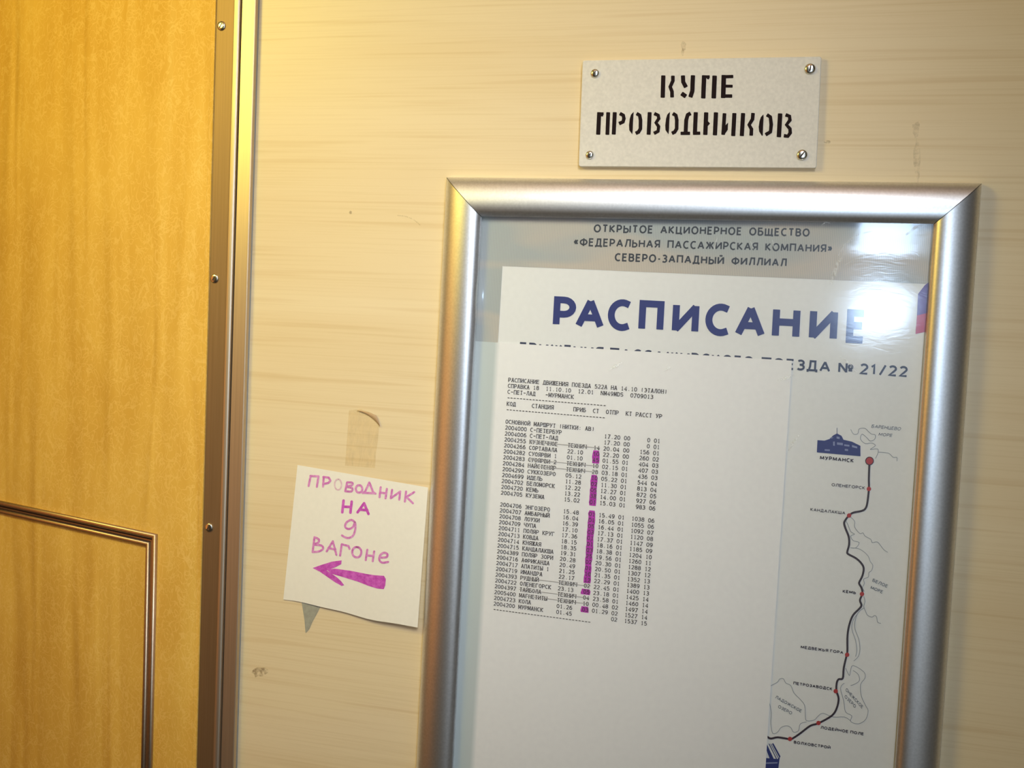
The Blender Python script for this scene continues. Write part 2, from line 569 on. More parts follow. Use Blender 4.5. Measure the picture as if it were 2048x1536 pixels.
M_BROWN = plain('brown_torn_flap', (0.42, 0.27, 0.13), 0.6)
M_GREYPATCH = plain('grey_patch', (0.34, 0.33, 0.25), 0.55, 0, 0.4, 0.12, 300)
M_SMUDGE = stain_material('brown_smudge', (0.30, 0.21, 0.11), 0.55, 300)
M_FAINT = stain_material('faint_brown_stain', (0.36, 0.25, 0.12), 0.28, 220)
M_BACKPANEL = plain('dark_back_panel', (0.10, 0.10, 0.10), 0.7)

# ------------------------------------------------------------------ wall
Z0, Z1 = CAM_Z - 0.66, CAM_Z + 0.50


def xs(vals, h=0.0):
    """world X of a vertical edge read at three heights of the photograph"""
    ys = (0, 540, 1536)
    return sum(W(x, y, h).x for x, y in zip(vals, ys)) / 3


X_DOOR = xs((430, 413, 398), 0.003)
X_A = xs((467, 447, 441), 0.003)
X_R = xs((483, 462.5, 444), 0.004)
X_G = xs((487, 466.5, 448), 0.003)
X_B = xs((513, 492, 472.5), 0.004)
X_W = xs((520.5, 500, 477), 0.0)

mb = MB()
fr = [Vector((X_A, 0, Z0)), Vector((0.62, 0, Z0)), Vector((0.62, 0, Z1)), Vector((X_A, 0, Z1))]
mb.slab(fr, [p + Vector((0, 0.03, 0)) for p in fr])
wall = mb.build('wall_back', M_WALL)
setp(wall, 'pale birch wood-grain laminate wall panel carrying the sign, frame and note', 'wall', kind='structure')


def blob(mb, cx, cy, rx, ry, h, n=14, jag=0.3):
    mb.poly([W(cx + rx * (1 + random.uniform(-jag, jag)) * math.cos(2 * math.pi * k / n),
               cy - ry * (1 + random.uniform(-jag, jag)) * math.sin(2 * math.pi * k / n), h) for k in range(n)])


def stain(name, parts, mat=None):
    m = MB()
    for cx, cy, rx, ry in parts:
        blob(m, cx, cy, rx, ry, 0.0003)
    o = m.build(name, mat or M_SMUDGE, wall, fix=False)
    return o


stain('wall_stain', [(519, 1345, 16, 10)])
stain('wall_stain', [(1367, 93, 5, 9), (1365, 104, 3, 7)], M_FAINT)
stain('wall_stain', [(1832, 258, 8, 16), (1834, 320, 6, 40)], M_FAINT)
stain('wall_stain', [(701, 425, 3, 3)])
stain('wall_stain', [(1655, 284, 6, 3)])
m = MB()
m.ribbon(smooth_line([(795, 431), (812, 433), (828, 440), (840, 450)]), 1.6, lambda x, y: W(x, y, 0.0003))
m.build('wall_scratch', M_FAINT, wall, fix=False)

# ------------------------------------------------------------------ metal jamb strip
prof = [(X_DOOR - 0.004, 0.0000), (X_DOOR - 0.0038, 0.0022), (X_A - 0.0006, 0.0022), (X_A - 0.0003, 0.0026), (X_A, 0.0048), (X_A + 0.0004, 0.0056),
        (X_A + 0.0012, 0.0060), ((X_A + X_R) / 2, 0.0062), (X_R - 0.0012, 0.0060), (X_R - 0.0003, 0.0054), (X_R, 0.0046),
        (X_R + 0.0001, 0.0006), (X_G - 0.0001, 0.0006), (X_G, 0.0040), (X_G + 0.0003, 0.0046), (X_B - 0.0008, 0.0046), (X_B - 0.0002, 0.0044), (X_B, 0.0038), (X_B, 0.0)]
jamb = bpy.data.objects.new('trim_1', None)
COL.objects.link(jamb)
jamb.location = (X_R, 0, CAM_Z - 0.62)
setp(jamb, 'tall brushed metal jamb strip with slotted ridge between golden door and birch wall', 'trim', kind='structure')


def prof_secs(pr):
    return [[Vector((x, -h, z)) for x, h in pr] for z in (Z0, Z1)]


mb = MB()
mb.sweep(prof_secs(prof[:3]))
mb.build('screwed_leaf', M_LEAF, jamb)
mb = MB()
mb.sweep(prof_secs(prof[12:]))
mb.build('flat_strip', M_TRIM, jamb)
mb = MB()
mb.sweep(prof_secs(prof[2:12]))
mb.build('ridge', M_TRIM, jamb)
mb = MB()
mb.sweep(prof_secs([(X_R + 0.0001, 0.0006), (X_G - 0.0001, 0.0006)]))
mb.build('dark_slot', M_SLOT, jamb)
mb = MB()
mb.sweep(prof_secs([(X_B, 0.0), (X_B, 0.0012), (X_W - 0.0003, 0.0012), (X_W, 0.0)]))  # thin grey strip standing in for the shadow the jamb casts
mb.build('shadow_strip', M_SHADOWSTRIP, jamb)


def screw(parent, c, normal, r, hh, slot_ang, mat):
    """domed slotted screw head standing on a surface"""
    n = Vector(normal).normalized()
    u = n.cross(Vector((0, 0, 1))).normalized()
    v = n.cross(u)
    bm_ = MB()
    rings = [(1.0, 0.0), (1.0, 0.25), (0.93, 0.55), (0.78, 0.82), (0.5, 0.96), (0.2, 1.0)]
    K = 28
    secs = []
    for k in range(K):
        a = 2 * math.pi * k / K
        d = u * math.cos(a) + v * math.sin(a)
        sec = []
        for rr, zz in rings:
            p = d * r * rr
            # slot: sink points close to the slot line
            q = p.dot(u * math.cos(slot_ang + math.pi / 2) + v * math.sin(slot_ang + math.pi / 2))
            z = zz * hh
            sec.append(c + p + n * z)
        secs.append(sec)
    bm_.sweep(secs, closed=True)
    bm_.add([s[-1] for s in secs], [tuple(range(K))])
    o = bm_.build('screw', mat, parent, smooth=True)
    # dark bar on the head, coloured as the shade inside a slot
    sb = MB()
    su = u * math.cos(slot_ang) + v * math.sin(slot_ang)
    sv = n.cross(su)
    w = r * 0.13
    top = [c + su * a + sv * b + n * (hh * 1.02) for a, b in ((-r * .55, -w), (r * .55, -w), (r * .55, w), (-r * .55, w))]
    bot = [p - n * hh * 0.25 for p in top]
    sb.slab(top, bot)
    s = sb.build('screw_slot_shade', M_SLOT, o)
    return o


for x, y in ((443, 52), (429, 557), (418, 1055)):
    screw(jamb, W(x, y, 0.0022), (0, -1, 0), 0.0033, 0.0012, 1.0, M_SCREW)

# ------------------------------------------------------------------ door
HINGE = Vector((X_DOOR, -0.0032, 0))


def door_z(px, py, ang, h=0.0):
    n = Vector((-math.sin(ang), -math.cos(ang), 0))
    d = ray(px, py)
    o = HINGE + n * h
    t = ((o - CAM).x * n.x + (o - CAM).y * n.y) / (d.x * n.x + d.y * n.y)
    return CAM + d * t


lo, hi = 0.0, 0.6
for _ in range(50):
    mid = (lo + hi) / 2
    if door_z(0, 1001, mid).z > door_z(314, 1068, mid).z:
        lo = mid
    else:
        hi = mid
ANG = mid
print('door angle', math.degrees(ANG), door_z(0, 1001, ANG), door_z(314, 1068, ANG))
TL = Vector((-math.cos(ANG), math.sin(ANG), 0))     # along the door, away from the jamb
NL = Vector((-math.sin(ANG), -math.cos(ANG), 0))


def D(px, py, h=0.0):
    return door_z(px, py, ANG, h)


door = bpy.data.objects.new('door_1', None)
COL.objects.link(door)
door.location = (HINGE.x, HINGE.y, Z0)
setp(door, 'golden yellow leatherette door with a grooved panel moulding low on the left', 'door', kind='structure')
mb = MB()
f0 = [HINGE + Vector((0, 0, Z0)), HINGE + TL * 0.62 + Vector((0, 0, Z0)), HINGE + TL * 0.62 + Vector((0, 0, Z1)), HINGE + Vector((0, 0, Z1))]
mb.slab(f0, [p - NL * 0.028 for p in f0])
leaf = mb.build('door_leaf', M_LEATHER, door)

# moulding: rectangle in the door plane, corner at the seen top right corner
cr = D(316, 1068)
a0 = (cr - HINGE).dot(TL)
zt = cr.z
MW = 0.0118
RA, RZ = a0 + 0.46, zt - 0.42     # far sides, outside the photograph


def DP(a, z, h):
    p = HINGE + TL * a + NL * h
    return Vector((p.x, p.y, z))


def ring(pr):
    secs = []
    for ca, cz, sa, sz in ((a0, zt, 1, -1), (RA, zt, -1, -1), (RA, RZ, -1, 1), (a0, RZ, 1, 1)):
        secs.append([DP(ca + sa * s, cz + sz * s, h) for s, h in pr])
    return secs


def bead(s0, s1, hb, n=8):
    return [(s0, -0.0005)] + [(s0 + (s1 - s0) * (0.5 - 0.5 * math.cos(math.pi * k / n)), 0.0004 + hb * math.sin(math.pi * k / n) ** 0.7 if 0 < k < n else 0.0004) for k in range(n + 1)] + [(s1, -0.0005)]


mb = MB()
mb.sweep(ring(bead(0.0, 0.0040, 0.0030)), True)
mb.build('outer_bead', M_MOULD, door, smooth=True)
mb = MB()
mb.sweep(ring([(0.0038, 0.0005), (0.0078, 0.0005)]), True)
mb.build('moulding_slot', M_SLOT, door)
mb = MB()
mb.sweep(ring(bead(0.0074, 0.0106, 0.0026)), True)
mb.build('inner_bead', M_MOULD, door, smooth=True)
mb = MB()
mb.sweep(ring([(0.0050, 0.0004), (0.0052, 0.0011), (0.0064, 0.0011), (0.0066, 0.0004)]), True)
mb.build('middle_rib', M_MOULD, door)

# ------------------------------------------------------------------ compartment sign
HS = 0.0034
q = [(1165, 121), (1643, 113), (1633, 336.5), (1157, 333)]
sign = thing('compartment_sign', W(1400, 230, 0), 'off-white plastic sign with black stencilled Cyrillic lettering screwed to the wall above the frame', 'sign')


def round_quad(q, r, n=4):
    out = []
    for i in range(4):
        a, b, c = Vector(q[i - 1]), Vector(q[i]), Vector(q[(i + 1) % 4])
        p, s = b + (a - b).normalized() * r, b + (c - b).normalized() * r
        for k in range(n + 1):
            t = k / n
            out.append(tuple(p * (1 - t) ** 2 + b * 2 * t * (1 - t) + s * t * t))
    return out


rq = round_quad(q, 5)
inner = round_quad([(q[0][0] + 1.2, q[0][1] + 1.2), (q[1][0] - 1.2, q[1][1] + 1.2), (q[2][0] - 1.2, q[2][1] - 1.2), (q[3][0] + 1.2, q[3][1] - 1.2)], 4)
mb = MB()
mb.sweep([[W(x, y, HS) for x, y in inner] + [W(*inner[0], HS)],
          [W(x, y, HS - 0.0004) for x, y in rq] + [W(*rq[0], HS - 0.0004)],
          [W(x, y, HS - 0.0004) + Vector((0, HS - 0.0004, 0)) for x, y in rq] + [W(*rq[0], HS - 0.0004) + Vector((0, HS - 0.0004, 0))]])
mb.poly([W(x, y, HS) for x, y in inner])
mb.build('plate', M_SIGN, sign)

mb = MB()
Z6 = 6.677


def s6(x, y):
    return W(1140 + x / Z6, 110 + y / Z6, HS + 0.0001)


def s7(x, y):
    return W(1390 + x / Z6, 110 + y / Z6, HS + 0.0001)


def st(mp, pts, w):
    """stencil stroke with nearly square ends"""
    pts = [Vector(p) for p in pts]
    n = len(pts)
    L, R = [], []
    for i in range(n):
        d = ((pts[i] - pts[max(i - 1, 0)]).normalized() if i else Vector((0, 0))) + ((pts[min(i + 1, n - 1)] - pts[i]).normalized() if i < n - 1 else Vector((0, 0)))
        d.normalize()
        nr = Vector((-d.y, d.x))
        L.append(pts[i] + nr * w / 2)
        R.append(pts[i] - nr * w / 2)
    for i in range(n - 1):
        mb.poly([mp(*p) for p in (L[i], R[i], R[i + 1], L[i + 1])])
    for i, s in ((0, -1), (n - 1, 1)):
        d = (pts[1] - pts[0]).normalized() if i == 0 else (pts[-1] - pts[-2]).normalized()
        nr = Vector((-d.y, d.x))
        e = d * s * w * 0.09
        mb.poly([mp(*p) for p in (L[i], L[i] * 0.86 + R[i] * 0.14 + e, L[i] * 0.14 + R[i] * 0.86 + e, R[i])])


def pg(mp, pts):
    mb.poly([mp(*p) for p in pts])


# first word
st(s6, [(1246, 277), (1238, 566)], 58)
st(s6, [(1374, 280), (1374, 345), (1338, 425), (1362, 490), (1363, 563)], 50)
st(s6, [(1508, 277), (1512, 360), (1548, 428)], 56)
st(s6, [(1492, 515), (1545, 552)], 58)
st(s6, [(1642, 275), (1637, 380), (1634, 480), (1608, 560)], 58)
st(s7, [(122, 275), (110, 575)], 60)
st(s7, [(100, 291), (193, 291)], 40)
st(s7, [(182, 291), (172, 322)], 26)
st(s7, [(262, 280), (250, 575)], 62)
st(s7, [(385, 272), (376, 570)], 62)
st(s7, [(385, 291), (508, 287)], 44)
st(s7, [(385, 415), (500, 417)], 40)
st(s7, [(376, 548), (493, 548)], 46)
# second word
st(s6, [(390, 768), (376, 1060)], 56)
st(s6, [(370, 785), (446, 785)], 40)
st(s6, [(433, 785), (425, 818)], 28)
st(s6, [(510, 768), (499, 1062)], 52)
st(s6, [(598, 768), (584, 1058)], 54)
st(s6, [(668, 783), (712, 806), (720, 850), (708, 893), (658, 915)], 50)
for ox, mp in ((0, s6), (484, s6)):
    pg(mp, [(852 + ox, 758), (815 + ox, 795), (798 + ox, 850), (788 + ox, 940), (792 + ox, 1005), (832 + ox, 1060), (838 + ox, 1000), (842 + ox, 900), (848 + ox, 800)])
    st(mp, [(892 + ox, 783), (930 + ox, 806), (942 + ox, 870), (940 + ox, 985), (915 + ox, 1028), (880 + ox, 1045)], 50)
st(s6, [(1064, 768), (1050, 1060)], 54)
st(s6, [(1128, 783), (1178, 806), (1186, 850), (1148, 905), (1184, 955), (1176, 1018), (1124, 1045)], 48)
st(s6, [(1608, 780), (1572, 800), (1552, 870), (1545, 1025)], 54)
st(s6, [(1480, 1046), (1600, 1046)], 44)
st(s6, [(1680, 768), (1668, 1040)], 56)
st(s6, [(1645, 1046), (1736, 1044)], 44)
st(s7, [(150, 770), (137, 1063)], 58)
pg(s7, [(160, 870), (202, 915), (160, 962)])
st(s7, [(280, 770), (266, 1068)], 58)
st(s7, [(394, 782), (376, 1062)], 50)
pg(s7, [(442, 902), (438, 1000), (390, 1068), (362, 1062), (385, 960)])
st(s7, [(526, 780), (510, 1078)], 56)
st(s7, [(642, 780), (625, 1078)], 56)
st(s7, [(775, 778), (768, 858), (722, 932), (754, 990), (750, 1073)], 50)
pg(s7, [(914, 792), (880, 828), (862, 880), (850, 960), (856, 1020), (893, 1080), (905, 1075), (910, 950), (916, 840)])
st(s7, [(962, 800), (1006, 828), (1018, 930), (1008, 1025), (945, 1064)], 50)
st(s7, [(1137, 785), (1120, 1093)], 60)
st(s7, [(1213, 800), (1262, 818), (1268, 870), (1222, 932), (1268, 985), (1272, 1040), (1240, 1085), (1190, 1078)], 50)
mb.build('stencil_lettering', M_INK, sign, fix=False)
for x, y, r, a in ((1190, 147, 0.0028, 0.9), (1620, 138, 0.0033, 1.45), (1179.5, 310, 0.0027, 0.6), (1604, 310, 0.0033, 0.95)):
    screw(sign, W(x, y, HS), (0, -1, 0), r, 0.0017, a, M_SCREW)

# ------------------------------------------------------------------ snap frame
HB, HIN = 0.003, 0.0068
oTL, oTR = W(893, 354, HB), W(1964, 366, HB)
iTL, iTR = W(962.5, 432.5, HIN), W(1867, 448, HIN)
oL2, oR2 = W(832, 1536, HB), W(1880, 1536, HB)
iL2, iR2 = W(905, 1536, HIN), W(1790, 1536, HIN)
ZB = oTL.z - 0.475
oBL, oBR = at_z(oTL, oL2, ZB), at_z(oTR, oR2, ZB)
iBL, iBR = at_z(iTL, iL2, ZB + 0.026), at_z(iTR, iR2, ZB + 0.026)
frame = thing('poster_frame', Vector((oTL.x, 0, oTL.z)), 'silver aluminium snap frame holding the train schedule poster below the stencilled sign', 'frame')
RAIL_H = 0.0125


def rail_sec(o, i, n=22):
    o = Vector((o.x, 0, o.z))
    i = Vector((i.x, 0, i.z))
    pts = [Vector((o.x, 0, o.z)), Vector((o.x, -0.0018, o.z))]
    for k in range(n + 1):
        a = math.pi * k / n
        s = 0.5 - 0.5 * math.cos(a)
        h0 = 0.0018 + (HIN - 0.0018) * s
        h = h0 + (RAIL_H - 0.0045) * math.sin(a) ** 0.9 if 0 < k < n else h0
        p = o.lerp(i, s)
        pts.append(Vector((p.x, -h, p.z)))
    pts.append(Vector((i.x, -0.0052, i.z)))
    return pts


def inset(a, b, g):
    d = (b - a).normalized() * g
    return a + d, b - d


for (a, b, c, d) in ((oTL, iTL, oTR, iTR), (oTL, iTL, oBL, iBL), (oTR, iTR, oBR, iBR), (oBL, iBL, oBR, iBR)):
    mb = MB()
    a2, c2 = inset(a, c, 0.00025)
    b2, d2 = inset(b, d, 0.00025)
    mb.sweep([rail_sec(a2, b2), rail_sec(c2, d2)])
    mb.build('frame_rail', M_ALU, frame, smooth=True)
mb = MB()
bp = [Vector((p.x, -0.0030, p.z)) for p in (oTL.lerp(iTL, .3), oTR.lerp(iTR, .3), oBR.lerp(iBR, .3), oBL.lerp(iBL, .3))]
mb.slab(bp, [Vector((p.x, 0, p.z)) for p in bp])
mb.build('back_panel', M_BACKPANEL, frame)

# clear cover: slightly buckled plastic sheet clamped under the rails
mb = MB()
NX, NZ = 90, 110
tl, tr, br, bl = (oTL.lerp(iTL, .8), oTR.lerp(iTR, .8), oBR.lerp(iBR, .8), oBL.lerp(iBL, .8))
vs = []
hot = W(968, 592, 0.006)
gl0, gl1 = W(1600, 500, 0.006), W(1720, 500, 0.006)
for j in range(NZ + 1):
    for i in range(NX + 1):
        u, v = i / NX, j / NZ
        p = tl.lerp(tr, u).lerp(bl.lerp(br, u), v)
        h = 0.0058
        e = math.exp(-((p.z - hot.z) / 0.022) ** 2)
        h += 0.0034 * e * math.exp(-max(0, p.x - hot.x + 0.004) / 0.0055)
        g = min(1, max(0, (p.x - gl0.x) / (gl1.x - gl0.x)))
        zz = p.z - gl0.z
        h += 0.066 * (math.sqrt(zz * zz + 0.0025 ** 2) + zz) / 2 * g * g * (3 - 2 * g)
        vs.append(Vector((p.x, -h, p.z)))
fs = []
for j in range(NZ):
    for i in range(NX):
        a = j * (NX + 1) + i
        fs.append((a, a + 1, a + NX + 2, a + NX + 1))
mb.add(vs, fs)
cov = mb.build('clear_cover', M_COVER, frame, smooth=True, fix=False)

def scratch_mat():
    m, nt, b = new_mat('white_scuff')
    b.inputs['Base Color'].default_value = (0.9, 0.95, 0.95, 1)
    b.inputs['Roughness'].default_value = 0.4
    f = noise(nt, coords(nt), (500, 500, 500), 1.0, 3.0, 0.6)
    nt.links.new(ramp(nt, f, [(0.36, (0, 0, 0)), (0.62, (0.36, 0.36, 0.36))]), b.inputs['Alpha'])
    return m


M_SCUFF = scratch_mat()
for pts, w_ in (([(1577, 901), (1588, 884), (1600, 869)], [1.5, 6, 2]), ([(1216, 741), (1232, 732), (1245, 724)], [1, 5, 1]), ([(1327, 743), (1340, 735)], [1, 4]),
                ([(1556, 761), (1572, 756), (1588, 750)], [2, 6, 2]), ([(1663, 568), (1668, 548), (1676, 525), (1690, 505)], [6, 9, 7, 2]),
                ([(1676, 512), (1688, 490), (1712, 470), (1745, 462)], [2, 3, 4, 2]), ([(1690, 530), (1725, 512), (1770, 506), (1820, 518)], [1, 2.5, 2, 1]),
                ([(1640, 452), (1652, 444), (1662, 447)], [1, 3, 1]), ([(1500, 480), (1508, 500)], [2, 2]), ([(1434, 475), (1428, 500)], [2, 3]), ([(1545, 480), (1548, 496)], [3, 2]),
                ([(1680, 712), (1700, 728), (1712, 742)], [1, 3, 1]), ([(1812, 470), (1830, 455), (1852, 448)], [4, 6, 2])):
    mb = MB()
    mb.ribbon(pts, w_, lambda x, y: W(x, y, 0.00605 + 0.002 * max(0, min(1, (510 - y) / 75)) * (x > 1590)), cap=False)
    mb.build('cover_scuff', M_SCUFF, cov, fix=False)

# ------------------------------------------------------------------ poster
HP = 0.0040
poster = thing('schedule_poster', W(1400, 1000, HP), 'printed train schedule poster with blue heading and route map inside the silver frame', 'poster')
mb = MB()
pc = [Vector((p.x, -HP, p.z)) for p in (oTL.lerp(iTL, .72), oTR.lerp(iTR, .72), oBR.lerp(iBR, .72), oBL.lerp(iBL, .72))]
mb.slab(pc, [p + Vector((0, 0.0008, 0)) for p in pc])
mb.build('poster_paper', M_POSTER, poster)

hp = HP + 0.00012
e1, e2 = W(1005, 532, hp), W(948, 1500, hp)
pcf = [Vector((p.x, -hp, p.z)) for p in pc]
w1, w2 = W(1005, 532, hp), W(1900, 569.5, hp)
wl = at_z(e1, e2, pcf[3].z)
mb = MB()
mb.poly([pcf[0], pcf[1], Vector((pcf[1].x, -hp, w2.z)), w2, w1])
mb.poly([pcf[0], w1, wl, pcf[3]])
mb.build('header_band', M_BAND, poster)

hp2 = HP + 0.00022
mb = MB()
text(mb, 'ОТКРЫТОЕ  АКЦИОНЕРНОЕ  ОБЩЕСТВО', (1187, 465), (1619, 473.5), 16.5, hp2, 0.19)
text(mb, '«ФЕДЕРАЛЬНАЯ  ПАССАЖИРСКАЯ  КОМПАНИЯ»', (1147, 492), (1664, 505.5), 16.5, hp2, 0.18)
text(mb, 'СЕВЕРО-ЗАПАДНЫЙ  ФИЛЛИАЛ', (1229, 522.5), (1573, 533.5), 16.5, hp2, 0.19)
mb.build('header_lettering', M_HEADINK, poster, fix=False)

mb = MB()
for ch, xa, xb in (('Р', 1105, 1150), ('А', 1150, 1207), ('С', 1214, 1263), ('П', 1276, 1326), ('И', 1343, 1396), ('С', 1409, 1461), ('А', 1469, 1529), ('Н', 1543, 1598), ('И', 1617, 1673), ('Е', 1691, 1732)):
    cap = 62.5 + (xa - 1105) * 0.0085
    text(mb, ch, (xa, 654.8 + (xa - 1106) * 0.0525), (xb, 654.8 + (xb - 1106) * 0.0525), cap, hp2, 0.215, 0.055)
mb.build('title_lettering', M_NAVY, poster, fix=False)

mb = MB()


def sub(s, xa, xb, b=0.185):
    text(mb, s, (xa, 705.6 + (xa - 1034) * 0.0625), (xb, 705.6 + (xb - 1034) * 0.0625), 22, hp2, b, 0.06)


for w_, xa, xb in (('ДВИЖЕНИЯ', 1034, 1206), ('ПАССАЖИРСКОГО', 1219, 1507), ('ПОЕ', 1522, 1588), ('ЗДА', 1593, 1660), ('№', 1676, 1706), ('21/22', 1719, 1815)):
    sub(w_, xa, xb)
mb.build('subtitle_lettering', M_SUBINK, poster, fix=False)


def c7(x, y):
    return (1480 + x / 3.84, 800 + y / 3.84)


def c8(x, y):
    return (1480 + x / 3.98, 1150 + y / 3.98)


hm = HP + 0.00022


def wm(x, y):
    return W(x, y, hm)


def wm2(x, y):
    return W(x, y, hm + 0.00008)


route = [c7(*p) for p in [(995, 468), (990, 600), (990, 683), (978, 790), (962, 835), (930, 853), (870, 865), (838, 887), (812, 918), (800, 945), (810, 985), (835, 1050), (838, 1110), (824, 1165), (832, 1184), (890, 1215), (930, 1252), (950, 1292), (940, 1350), (918, 1395), (916, 1412), (934, 1445), (940, 1487)]] + \
        [c8(*p) for p in [(955, 200), (967, 240), (950, 268), (900, 320), (872, 390), (856, 480), (855, 600), (850, 635), (826, 740), (818, 822), (785, 830), (770, 860), (768, 922), (785, 985), (770, 1060), (730, 1120), (625, 1180), (560, 1200), (480, 1260), (420, 1300), (395, 1306), (300, 1292), (235, 1300), (178, 1245)]]
mb = MB()
mb.ribbon(smooth_line(route, 4), 4.0, wm)
mb.build('route_line', M_MAPLINE, poster, fix=False)


def disc(x, y, r, h, name, mat):
    m_ = MB()
    m_.poly([W(x + r * math.cos(2 * math.pi * k / 20), y - r * math.sin(2 * math.pi * k / 20), h) for k in range(20)])
    return m_.build(name, mat, poster, fix=False)


disc(*c7(995, 468), 8.6, hm + 0.00010, 'terminus_ring', M_MAPLINE)
disc(*c7(995, 468), 7.0, hm + 0.00016, 'terminus_dot', M_RED)
for p in (c7(990, 683), c7(838, 887), c7(937, 1490), c8(853, 635), c8(762, 925), c8(625, 1178), c8(398, 1305)):
    disc(p[0], p[1], 4.4, hm + 0.00012, 'station_dot', M_RED)



def lab(s, fn, a, b, cap, t=0.17, skew=0.0):
    sea = skew > 0
    A, B = fn(*a), fn(*b)
    m_ = MB()
    text(m_, s, (A[0], A[1] + cap / 2), (B[0], B[1] + cap / 2), cap, hm, t, 0.06, skew)
    m_.build('sea_name' if sea else 'station_name', M_MAPTEXT if sea else M_MAPLINE, poster, fix=False)


lab('МУРМАНСК', c7, (613, 442), (873, 466), 8.0, 0.22)
lab('ОЛЕНЕГОРСК', c7, (703, 650), (960, 676), 6.2)
lab('КАНДАЛАКША', c7, (540, 840), (808, 868), 6.2)
lab('КЕМЬ', c7, (788, 1468), (890, 1480), 6.2, 0.24)
lab('МЕДВЕЖЬЯ ГОРА', c8, (482, 572), (822, 618), 6.0, 0.22)
lab('ПЕТРОЗАВОДСК', c8, (425, 860), (735, 908), 6.0, 0.22)
lab('ЛОДЕЙНОЕ ПОЛЕ', c8, (640, 1212), (985, 1266), 6.0, 0.22)
lab('ВОЛХОВСТРОЙ', c8, (428, 1330), (720, 1374), 6.0, 0.22)
lab('БАРЕНЦЕВО', c7, (1008, 200), (1232, 222), 6.4, 0.14, 0.25)
lab('МОРЕ', c7, (1062, 262), (1166, 272), 6.0, 0.14, 0.25)
lab('БЕЛОЕ', c7, (1015, 1382), (1130, 1432), 6.0, 0.16, 0.3)
lab('МОРЕ', c7, (1000, 1438), (1093, 1476), 6.0, 0.16, 0.3)
lab('ЛАДОЖСКОЕ', c8, (278, 968), (485, 1085), 5.6, 0.16, 0.4)
lab('ОЗЕРО', c8, (300, 1044), (408, 1102), 5.6, 0.16, 0.4)
lab('ОНЕЖСКОЕ', c8, (838, 908), (972, 1055), 5.6, 0.16, 0.4)
lab('ОЗЕРО', c8, (830, 962), (915, 1050), 5.6, 0.16, 0.4)

mb = MB()
coast = [
    (c7, [(850, 225), (872, 262), (905, 258), (915, 222), (960, 218), (985, 240), (1010, 262), (1038, 268), (1035, 300), (1000, 315), (975, 290), (938, 262), (925, 300), (962, 335), (1010, 330), (1040, 350), (1000, 380), (1055, 375), (1060, 405), (1040, 450)]),
    (c7, [(1060, 400), (1140, 408), (1175, 440), (1205, 440), (1205, 470)]),
    (c7, [(838, 890), (880, 930), (880, 975), (920, 1025), (945, 1020), (960, 1045), (1005, 1070), (1015, 1095), (1055, 1090), (1085, 1125), (1105, 1150), (1135, 1170)]),
    (c7, [(815, 930), (830, 960), (850, 1010), (880, 1030), (850, 1045), (870, 1080), (915, 1095), (890, 1135), (850, 1135), (905, 1140), (950, 1165), (985, 1200), (1000, 1240), (1020, 1270), (1010, 1310), (990, 1325), (985, 1360), (950, 1375), (955, 1410), (940, 1440), (955, 1470)]),
    (c8, [(985, 170), (995, 210), (985, 250), (1000, 290), (1015, 320), (1050, 335), (1070, 322), (1088, 335), (1095, 375), (1122, 385)]),
    (c8, [(990, 260), (940, 300), (915, 370), (915, 430), (945, 510), (955, 590), (940, 650), (905, 685)]),
    (c8, [(935, 310), (900, 360), (890, 430), (920, 520), (930, 600), (920, 650)]),
    (c8, [(840, 740), (870, 800), (880, 760), (900, 720), (985, 770), (995, 820), (960, 870), (965, 960), (1000, 1040), (1020, 1080), (1000, 1150), (940, 1185), (880, 1165), (890, 1120), (840, 1090), (825, 1000), (800, 900), (830, 860)]),
    (c8, [(900, 760), (940, 790), (950, 840), (910, 870), (880, 880)]),
    (c8, [(235, 885), (295, 855), (315, 828), (345, 825), (365, 860), (405, 880), (430, 940), (480, 990), (515, 1040), (520, 1120), (530, 1160), (590, 1155), (620, 1125), (660, 1100), (740, 1130), (830, 1130), (880, 1160)]),
    (c8, [(530, 1170), (480, 1185), (465, 1240), (425, 1250), (405, 1215), (370, 1200), (325, 1215), (300, 1250), (260, 1260), (245, 1180), (250, 1100), (235, 1020), (215, 950), (235, 885)]),
]
for fn, pts in coast:
    mb = MB()
    mb.ribbon(smooth_line([fn(*p) for p in pts], 3), 1.15, wm, cap=False)
    mb.build('coastline', M_COAST, poster, fix=False)

mb = MB()
mb.poly([wm(*c7(*p)) for p in [(595, 308), (650, 312), (690, 298), (715, 272), (745, 257), (780, 275), (795, 305), (860, 320), (925, 352), (925, 432), (590, 402)]])
mb.ribbon([c7(745, 215), c7(745, 260)], 1.0, wm)
pic = mb.build('station_picture', M_NAVY, poster, fix=False)
mb = MB()
for p in ([(715, 320), (728, 318), (728, 352), (715, 350)], [(742, 280), (765, 284), (765, 300), (742, 296)], [(745, 325), (790, 330), (790, 348), (745, 343)], [(800, 340), (840, 345), (840, 358), (800, 353)],
          [(650, 378), (690, 380), (690, 392), (650, 390)], [(805, 375), (830, 378), (830, 392), (805, 389)], [(690, 290), (715, 286), (715, 292), (690, 297)], [(860, 345), (900, 358), (900, 372), (860, 362)]):
    mb.poly([wm2(*c7(*k)) for k in p])
mb.build('picture_windows', M_PICLIGHT, pic, fix=False)

